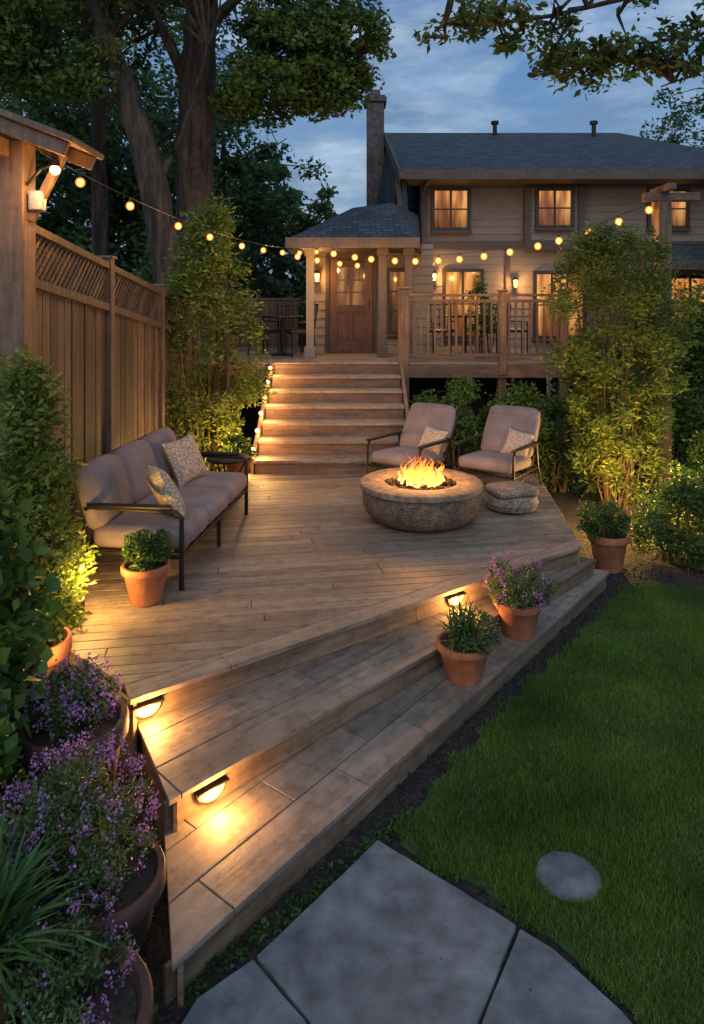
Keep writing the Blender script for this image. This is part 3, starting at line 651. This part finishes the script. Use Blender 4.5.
pillow((-1.66,6.98,1.16),(R(-26),R(-4),R(66)),1.05,'cream and brown patterned pillow at far end of sofa')
pillow((1.00,8.72,1.02),(R(-34),R(8),R(-38)),.76,'cream and brown patterned pillow leaning on armchair')
pillow((2.01,8.49,1.02),(R(-34),R(8),R(-36)),.78,'cream and brown patterned pillow leaning on armchair')
pf=T('woven_pouf','low round woven pouf with cushion top beside fire pit','pouf',(1.72,7.55,.5))
MB().lathe([(.2,0),(.26,.03),(.285,.09),(.26,.16),(.18,.175)],30).obj('pouf_base','wicker',pf,True)
b=MB(); b.rbox((0,0,.205),(.235,.19,.05),.045,Matrix.Rotation(.3,3,'Z'),8,.02); b.obj('pouf_cushion','wicker',pf,True)
stb=T('side_table','small dark metal side table beside the sofa','side table',(-1.42,8.05,.5))
b=MB(); b.lathe([(.24,.42),(.25,.43),(.25,.445),(.24,.455)],24); b.obj('tabletop','metal',stb,True)
for i in range(3):
    b=MB(); a=2.1*i; b.tube([(.2*math.cos(a),.2*math.sin(a),0),(.1*math.cos(a),.1*math.sin(a),.22),(.2*math.cos(a),.2*math.sin(a),.425)],.012,6); b.obj('leg','metal',stb,True)
# ---------------------------------------------------------------- pots & plants
def pot(name,label,loc,r,h,mat='terra',plant=None,**kw):
    e=T(name,label,'potted plant',loc)
    MB().lathe([(r*.62,0),(r*.66,.01),(r*.9,h*.78),(r*.93,h*.8),(r*1.0,h*.81),(r*1.03,h*.84),(r*1.03,h*.97),(r*1.0,h),(r*.9,h),(r*.87,h*.95),(r*.85,h*.88)],36).obj('pot',mat,e,True)
    MB().lathe([(r*.86,h*.87),(r*.85,h*.9),(.01,h*.91)],20).obj('soil','soil',e)
    if plant: plant(e,r,h,**kw)
    return e
def bushy(e,r,h,R_=.25,H=.3,n=1400,leaf='l_shrub',ls=.04,fl=None,nf=0,fs=.02,aspect=.5,o=(0,0)):
    K=max(34,n//110)
    c=inell((o[0],o[1],h+H*.40),(R_,R_,H*.62),K,.15); c=c[c[:,2]>h-.03]; P=clumps(c,R_*.24,n//len(c),.9); P=P[P[:,2]>h*.75]
    st=MB()
    for q in c: st.tube([(random.uniform(-.3,.3)*r,random.uniform(-.3,.3)*r,h*.85),(q[0]*.5,q[1]*.5,h+(q[2]-h)*.5),tuple(q)],[.006,.004,.002],5)
    st.obj('stem','l_hedge',e,kind='stuff'); quads('foliage',leafV(P,ls,aspect,.35),leaf,e)['kind']='stuff'
    if fl:
        top=inell((o[0],o[1],h+H*.5),(R_*1.12,R_*1.12,H*.75),max(8,nf//14),.75); top=top[top[:,2]>h+.0]
        Q=clumps(top,.020,14,2.4); quads('flower',leafV(Q,fs,.8,.2),fl,e)['kind']='stuff'
def strappy(e,r,h,n=150,L=.45,w=.02):
    vs=[]
    for i in range(n):
        a=random.uniform(0,6.28); l=L*random.uniform(.6,1.1); lean=random.uniform(.15,1.0); b0=Vector((random.uniform(-.4,.4)*r,random.uniform(-.4,.4)*r,h*.9)); d=Vector((math.cos(a),math.sin(a),0)); s=Vector((-math.sin(a),math.cos(a),0)); pts=[]
        for k in range(6):
            t=k/5; pts.append((b0+d*l*lean*t*(.5+.5*t)+Vector((0,0,l*(t*(1.1-.2*lean)-.75*lean*t*t))),w*(1-t)**.6*.5+.001))
        for k in range(5):
            (p,a0),(q,a1)=pts[k],pts[k+1]; vs+= [p-s*a0,p+s*a0,q+s*a1,q-s*a1]
    quads('foliage',np.array([tuple(v) for v in vs]),'l_blade',e)['kind']='stuff'
pot('potted_plant','terracotta pot with bushy green plant on the deck',(-1.53,5.2,.5),.175,.28,plant=bushy,R_=.18,H=.24,n=4000,ls=.028,leaf='l_hedge')
pot('potted_plant','terracotta pot with grassy grey-green plant on the step',(.76,4.76,.167),.185,.25,plant=lambda e,r,h:(strappy(e,r,h,130,.36,.014),bushy(e,r,h,R_=.22,H=.2,n=1800,leaf='l_sage',ls=.026,o=(.06,0))))
pot('potted_plant','terracotta pot with purple flowers on the step',(1.28,5.38,.167),.18,.27,'terra',plant=bushy,R_=.25,H=.28,n=2800,leaf='l_sage',ls=.028,fl='purple',nf=900,fs=.018)
pot('potted_plant','terracotta pot with pink flowers beside the deck corner',(2.62,7.15,0),.2,.37,plant=bushy,R_=.32,H=.3,n=3400,leaf='l_hedge',ls=.036,fl='pink',nf=200,fs=.02)
pot('potted_plant','large brown pot topped with purple flowers',(-1.44,3.62,0),.265,.56,'brownpot',plant=bushy,R_=.22,H=.21,n=5000,leaf='l_sage',ls=.024,fl='purple',nf=1800,fs=.014,o=(-.02,.03))
pot('potted_plant','brown pot overflowing with airy purple flowers beside steps',(-1.02,2.88,0),.24,.36,'brownpot',plant=bushy,R_=.29,H=.40,n=11000,leaf='l_sage',ls=.022,fl='purple',nf=2700,fs=.012,o=(-.12,.04))
pot('potted_plant','wide brown bowl with trailing flowers and dark soil',(-.99,2.36,0),.30,.30,'brownpot',plant=bushy,R_=.24,H=.22,n=5200,leaf='l_sage',ls=.020,fl='purple',nf=1000,fs=.011,o=(-.04,.06))
pot('potted_plant','brown pot with arching strappy green leaves',(-1.30,2.40,0),.2,.44,'brownpot',plant=strappy,n=320,L=.5,w=.022)
pot('potted_plant','terracotta pot tucked among shrubs beside the deck',(-2.0,4.45,.0),.2,.58,'terra',plant=bushy,R_=.22,H=.22,n=1500,ls=.035,leaf='l_hedge')
pot('potted_plant','terracotta pot with leafy plant beside the stairs',(-1.42,8.72,.5),.17,.3,plant=bushy,R_=.22,H=.28,n=1200,ls=.04,leaf='l_hedge')
def shrub(name,label,loc,rx,ry,h,n,ls,leaf='l_shrub',K=70,clr=.2,stems=14,z0=.25,aspect=.45,shape='col',cat='shrub',stemmat='stem',sr=.018):
    e=T(name,label,cat,loc); C=[]
    for i in range(K):
        t=random.random()**.85; z=z0*h+(1-z0)*h*t
        if shape=='col': k=math.sin(math.pi*min(1,.18+t*.80))**.7
        elif shape=='vase': k=(.52+.62*t)*(1 if t<.6 else math.sqrt(max(.05,1-((t-.6)/.42)**2)))
        else: k=math.sqrt(max(.02,1-t**2.4))
        a=random.uniform(0,6.28); q=math.sqrt(random.uniform(.05,1)); C.append((rx*k*q*math.cos(a),ry*k*q*math.sin(a),z))
    P=clumps(C,rng.uniform(.6,1.35,K)*clr,n//K,1.1); P=P[P[:,2]>.02]; quads('foliage',leafV(P,ls,aspect,.15),leaf,e)['kind']='stuff'
    s=MB()
    for i in range(stems):
        c=C[random.randrange(len(C))] if i>4 else max(C,key=lambda q:q[2]+random.uniform(-.4,.4)); b0=(random.uniform(-.16,.16),random.uniform(-.12,.12),0)
        s.tube([b0,(b0[0]*1.5+c[0]*.35,b0[1]+c[1]*.35,c[2]*.5),c],[sr,sr*.65,.004],6)
    s.obj('stem',stemmat,e,kind='stuff'); return e
shrub('tall_shrub','broad feathery green shrub uplit from below beside timber post',(3.45,9.1,0),.98,.65,3.6,25000,.075,K=210,clr=.19,stems=42,z0=.07,aspect=.32,shape='vase',sr=.012)
shrub('tall_shrub','tall leafy green shrub growing beside the staircase',(-1.92,9.55,0),.68,.45,4.0,16000,.08,K=110,clr=.22,stems=24,z0=.12,aspect=.35)
shrub('shrub','bright green shrub growing against the fence post',(-2.20,4.75,0),.36,.3,2.25,8500,.055,K=60,clr=.15,z0=.15)
shrub('shrub','yellow-green shrub lit by a garden lamp beside deck',(-2.08,4.68,0),.28,.25,1.5,5200,.045,K=50,clr=.13,z0=.3)
shrub('ivy_shrub','dark green broad-leaved ivy mass beside the deck',(-1.95,3.5,0),.33,.4,1.85,3600,.085,'l_ivy',K=60,clr=.16,z0=.02,aspect=.8)
shrub('ivy_shrub','dark green broad-leaved ivy at the bed edge',(-1.75,3.1,0),.22,.3,.95,1900,.075,'l_ivy',K=40,clr=.14,z0=.02,aspect=.8)
for (x,y,rx,h) in((1.55,10.2,.6,1.55),(2.35,10.0,.65,1.5),(3.0,10.2,.6,1.3),(1.05,10.7,.4,1.2)):
    shrub('round_bush','rounded dark green bush below the raised terrace',(x,y,0),rx,.5,h,6500,.065,'l_hedge',K=60,clr=.16,z0=.05,shape='dome')
for (x,y,rx,h) in((3.45,7.35,.5,.8),(4.1,7.5,.6,.95),(4.9,7.6,.6,1.05),(4.4,8.4,.6,1.1)):
    shrub('hedge_bush','clipped dark green hedge bush at the lawn edge',(x,y,0),rx,.45,h,7500,.05,'l_hedge',K=70,clr=.14,z0=.05,shape='dome')
for (x,y,rx,h) in((4.9,11.5,.8,2.7),(5.9,11.0,.9,3.2),(6.8,11.5,1,3.6),(3.9,12.0,.5,1.9)):
    shrub('tall_shrub','dense dark green shrub screening the house',(x,y,0),rx,.7,h,8000,.10,'l_hedge',K=80,clr=.28,z0=.05,shape='dome')
shrub('small_shrub','small shrub in planter on the raised terrace',(2.35,12.6,Z),.3,.25,1.4,1200,.07,'l_hedge',K=24,clr=.12,z0=.3)
def uplight(x,y,pw,lab,z=.30):
    e=T('garden_spotlight',lab,'garden light',(x,y,0),0,'garden spotlights')
    MB().tube([(0,0,-.01),(0,0,.14)],.012,6).lathe([(.035,.12),(.045,.2),(.04,.2),(.03,.14)],12).obj('housing','metal',e); MB().lathe([(.03,.17),(.001,.185)],12).obj('lens','lens',e)
    light('garden_glow',(0,0,z),pw,(1,.56,.15),.08,e)
uplight(2.95,8.15,95,'small ground spotlight at the foot of tall shrub',.55); uplight(3.65,8.1,95,'small ground spotlight at the foot of tall shrub',.55)
uplight(-1.55,9.1,60,'small ground spotlight beside the staircase shrub',.75)
e=T('garden_spotlight','small spotlight glowing at the deck edge by shrubs','garden light',(-1.95,5.02,.5),0,'garden spotlights')
MB().lathe([(.03,0),(.035,.08),(.03,.085)],10).obj('housing','metal',e); MB().ball((0,0,.1),.03,8).obj('lens','lens',e); light('garden_glow',(.10,-.16,.34),46,(1,.56,.15),.05,e)
uplight(-1.78,4.22,9,'extra spotlight added to brighten the border plants',.62)  # additional light in the bed, added to brighten the shrubs
# ---------------------------------------------------------------- trees
def tree(name,label,loc,trunk,rads,limbs,ells,K,per,ls,leaf,clr=.55,n=12,aspect=.55,cat='tree'):
    e=T(name,label,cat,loc); b=MB()
    tp=[];trd=[]
    for i in range(len(trunk)-1):
        for k in range(5):
            t=k/5; tp.append(Vector(trunk[i]).lerp(Vector(trunk[i+1]),t)+Vector((random.uniform(-.02,.02),random.uniform(-.02,.02),0))); trd.append((rads[i]*(1-t)+rads[i+1]*t)*random.uniform(.95,1.06))
    tp.append(Vector(trunk[-1])); trd.append(rads[-1]); b.tube(tp,trd,n); pts=[Vector(p) for p in trunk[len(trunk)//2:]]
    for pth,r in limbs:
        q=[]
        P=[Vector(p) for p in pth]
        for i in range(len(P)-1):
            for k in range(4): q.append(P[i].lerp(P[i+1],k/4)+Vector((random.uniform(-.05,.05),random.uniform(-.05,.05),random.uniform(-.04,.04))))
        q.append(P[-1]); b.tube(q,[r*(1-.8*i/(len(q)-1)) for i in range(len(q))],8); pts+=q[2:]
    C=[]
    for c,r,w in ells: C+=list(inell(c,r,int(K*w),.1))
    for c in C:
        c=Vector(c); s=min(pts,key=lambda p:(p-c).length); mid=s.lerp(c,.5)+Vector((random.uniform(-.15,.15),random.uniform(-.15,.15),random.uniform(-.05,.2)))
        b.tube([s,mid,c],[.03,.02,.006],4)
    b.obj('trunk','bark',e,True); rr=rng.uniform(.5,1.3,len(C))*clr
    P=clumps(C,rr,per,.6); quads('crown',leafV(P,ls,aspect,.05,.1),leaf,e)['kind']='stuff'; return e
tree('oak_tree','large oak with straight thick trunk and leafy limbs',(-2.95,13.2,0),[(0,0,-.1),(.0,0,1.5),(-.02,0,3.5),(.0,0,5.5),(.05,0,7.2),(.15,.1,9),(.3,.3,11)],[.5,.42,.37,.35,.33,.26,.12],
 [([(0,0,6.6),(-.6,-.3,7.8),(-1.0,-.5,9.6)],.14),([(.03,0,6.2),(.9,-.2,6.9),(2.1,-.4,7.3),(3.1,-.5,7.3)],.10),([(.2,0,8),(1.3,.3,9),(2.8,.5,9.6)],.12)],
 [((2.2,-.4,7.5),(1.4,1.0,1.15),.36),((.3,.2,9.6),(3.0,2,1.5),.18),((-2.4,.6,8.6),(2.0,1.4,1.4),.14),((1.4,-.6,6.6),(1.0,.8,.6),.16),((2.5,-.4,6.7),(.8,.6,.5),.14)],380,95,.11,'l_tree',.33)
tree('leaning_tree','tall leaning tree with dark bark behind the fence',(-3.15,11.6,0),[(.3,0,-.1),(.25,0,1.5),(.1,0,3.4),(-.25,0,5.2),(-.9,0,7.0),(-1.6,0,8.6),(-2.0,.1,10)],[.34,.3,.25,.22,.2,.14,.08],
 [([(-.1,0,4.6),(.35,.0,5.6),(.75,0,7.0)],.07),([(-.5,0,6),(-1.6,-.2,6.6),(-2.8,-.3,7.0)],.08)],
 [((-1.8,0,8.4),(2.2,1.5,1.4),.45),((-3.2,-.4,7.0),(1.3,1,.9),.22),((.4,0,8.3),(1,.9,.6),.15),((-1.5,-.3,6.5),(1.2,.6,.5),.18)],190,110,.11,'l_tree',.36)
tree('slender_tree','slender straight tree with thin trunk behind the fence',(-5.0,13.9,0),[(0,0,-.1),(.02,0,3),(-.03,0,6),(.05,0,8.5),(.1,0,11)],[.2,.17,.15,.11,.05],
 [([(0,0,6.5),(-.5,0,7.5),(-1.0,0,8.0)],.05)],[((0,0,9.6),(1.6,1.2,1.3),1.0)],80,100,.13,'l_tree',.38,8)
def midtree(x,y,h,cr,seed,leaf='l_far',K=90,per=120,ls=.2,z0=.35,lab='dark leafy woodland tree with full crown',tr=.22):
    random.seed(seed)
    ox=random.uniform(-.3,.3)
    tree('woodland_tree',lab,(x,y,0),[(0,0,-.1),(ox*.3,0,h*.25),(ox*.6,0,h*.5),(ox,0,h*.75),(ox,0,h*.92)],[tr*1.2,tr,tr*.8,tr*.45,tr*.15],
     [([(ox*.5,0,h*.45),(cr*.4,0,h*.58),(cr*.8,.2,h*.66)],tr*.4),([(ox*.5,0,h*.5),(-cr*.4,.1,h*.6),(-cr*.8,-.2,h*.7)],tr*.4)],
     [((ox,0,h*(z0+1)/2),(cr,cr*.8,h*(1-z0)/2),.7),((ox+random.uniform(-.5,.5)*cr,0,h*(z0+.1)),(cr*.7,cr*.6,h*.12),.3)],K,per,ls,leaf,cr*.25,8)
for i,(x,y,h,cr,z0) in enumerate([(-9,17,11,3.2,.2),(-6.2,18,12,3.2,.25),(-12,22,14,4,.15),(-8,25,14,4,.1),(-4.0,21,9.2,2.5,.15),(-2.6,25,8.4,2.2,.1),(-1.2,33,7.4,2.2,.2),(-6,30,15,4,.1),(-14,30,15,5,.1),(.3,38,8.0,2.3,.2),(-3.7,15.3,5.0,1.3,.15)]):
    midtree(x,y,h,cr,20+i,z0=z0,K=110 if y<28 else 80,ls=.14+.003*y)
for i,(x,y,h,cr,z0) in enumerate([(12.5,24,11,2.6,.2),(9.3,13.8,6.5,1.8,.1),(15,28,12,3.5,.1)]):
    midtree(x,y,h,cr,50+i,z0=z0,K=90,ls=.17)
shrub('tall_shrub','dark shrub mass behind the fence by the terrace',(-3.3,12.4,0),.8,.7,3.6,6000,.12,'l_far',K=60,clr=.35,z0=.05,shape='dome')
random.seed(99)
tree('overhanging_tree','tree whose leafy branches hang over the garden',(6.6,6.4,0),[(0,0,-.1),(-.1,0,2),(-.1,0,4),(-.3,.1,6),(-.8,.3,8)],[.35,.3,.26,.2,.1],
 [([(-.3,0,5.4),(-1.8,.4,6.0),(-3.4,.8,5.95),(-4.8,1.1,5.75),(-5.6,1.2,5.75)],.05),([(-1.8,.4,6.0),(-2.6,1.0,5.8),(-3.6,1.4,5.45),(-4.6,1.5,5.3)],.035),([(-.3,0,5.3),(-1.4,.6,5.5),(-2.6,1.3,5.35),(-3.2,1.3,5.1)],.04)],
 [((-5.0,1.2,5.75),(1.0,.4,.25),.2),((-4.1,1.4,5.4),(.8,.4,.28),.22),((-3.0,1.2,5.45),(.9,.5,.28),.24),((-1.9,.9,5.6),(.9,.5,.4),.2),((-3.6,.9,6.1),(2.2,.6,.2),.14)],150,30,.105,'l_tree',.19,aspect=.45)
# ---------------------------------------------------------------- world, sun, camera
wd=bpy.data.worlds.new('World'); scene.world=wd; wd.use_nodes=True; nt=wd.node_tree; bg=nt.nodes['Background']
tc=N(nt,'ShaderNodeTexCoord'); sp=N(nt,'ShaderNodeSeparateXYZ'); nt.links.new(tc.outputs['Generated'],sp.inputs[0])
gr=ramp(nt,[(0,(.24,.38,.56)),(.18,(.14,.28,.52)),(.5,(.075,.18,.42)),(1,(.07,.16,.37))]); nt.links.new(sp.outputs[2],gr.inputs[0])
mp=N(nt,'ShaderNodeMapping'); mp.inputs['Scale'].default_value=(1,1,3.0); mp.inputs['Rotation'].default_value=(0,R(14),0); nt.links.new(tc.outputs['Generated'],mp.inputs[0])
nz=noise(nt,mp,4.2,10,.6); nz.inputs['Distortion'].default_value=.3
cr=ramp(nt,[(.40,(0,0,0)),(.62,(1,1,1))]); nt.links.new(nz.outputs[0],cr.inputs[0])
nz2=noise(nt,mp,5.5,8,.62); cr2=ramp(nt,[(.38,(.14,.24,.40)),(.62,(.42,.56,.74))]); nt.links.new(nz2.outputs[0],cr2.inputs[0])
mx=N(nt,'ShaderNodeMix',data_type='RGBA'); nt.links.new(cr.outputs[0],mx.inputs[0]); nt.links.new(gr.outputs[0],mx.inputs[6]); nt.links.new(cr2.outputs[0],mx.inputs[7])
sk=N(nt,'ShaderNodeTexSky'); sk.sky_type='NISHITA'; sk.sun_disc=False; sk.sun_elevation=R(3); sk.sun_rotation=R(200)
vm=N(nt,'ShaderNodeVectorMath',operation='SCALE'); nt.links.new(sk.outputs[0],vm.inputs[0]); vm.inputs['Scale'].default_value=.02
ad=N(nt,'ShaderNodeMix',data_type='RGBA',blend_type='ADD'); ad.inputs[0].default_value=1; nt.links.new(mx.outputs[2],ad.inputs[6]); nt.links.new(vm.outputs[0],ad.inputs[7])
nt.links.new(ad.outputs[2],bg.inputs[0]); bg.inputs[1].default_value=1.0
sl=bpy.data.lights.new('sky_fill','SUN'); sl.energy=1.15; sl.angle=R(60); sl.color=(.88,.94,1); so_=bpy.data.objects.new('sky_fill',sl); col.objects.link(so_); so_.rotation_euler=(R(48),R(12),R(-15))  # soft cool lamp added as dusk-sky fill from above the camera side
cam=bpy.data.cameras.new('camera'); co=bpy.data.objects.new('camera',cam); col.objects.link(co); co.location=(0,0,2.7); co.rotation_euler=(R(90),0,0)
cam.sensor_fit='VERTICAL'; cam.sensor_height=36; cam.lens=700/1024*36; cam.shift_y=-207/1024; cam.clip_end=500; cam.clip_start=.05
scene.camera=co
scene.view_settings.view_transform='Standard'; scene.view_settings.look='None'; scene.view_settings.exposure=0
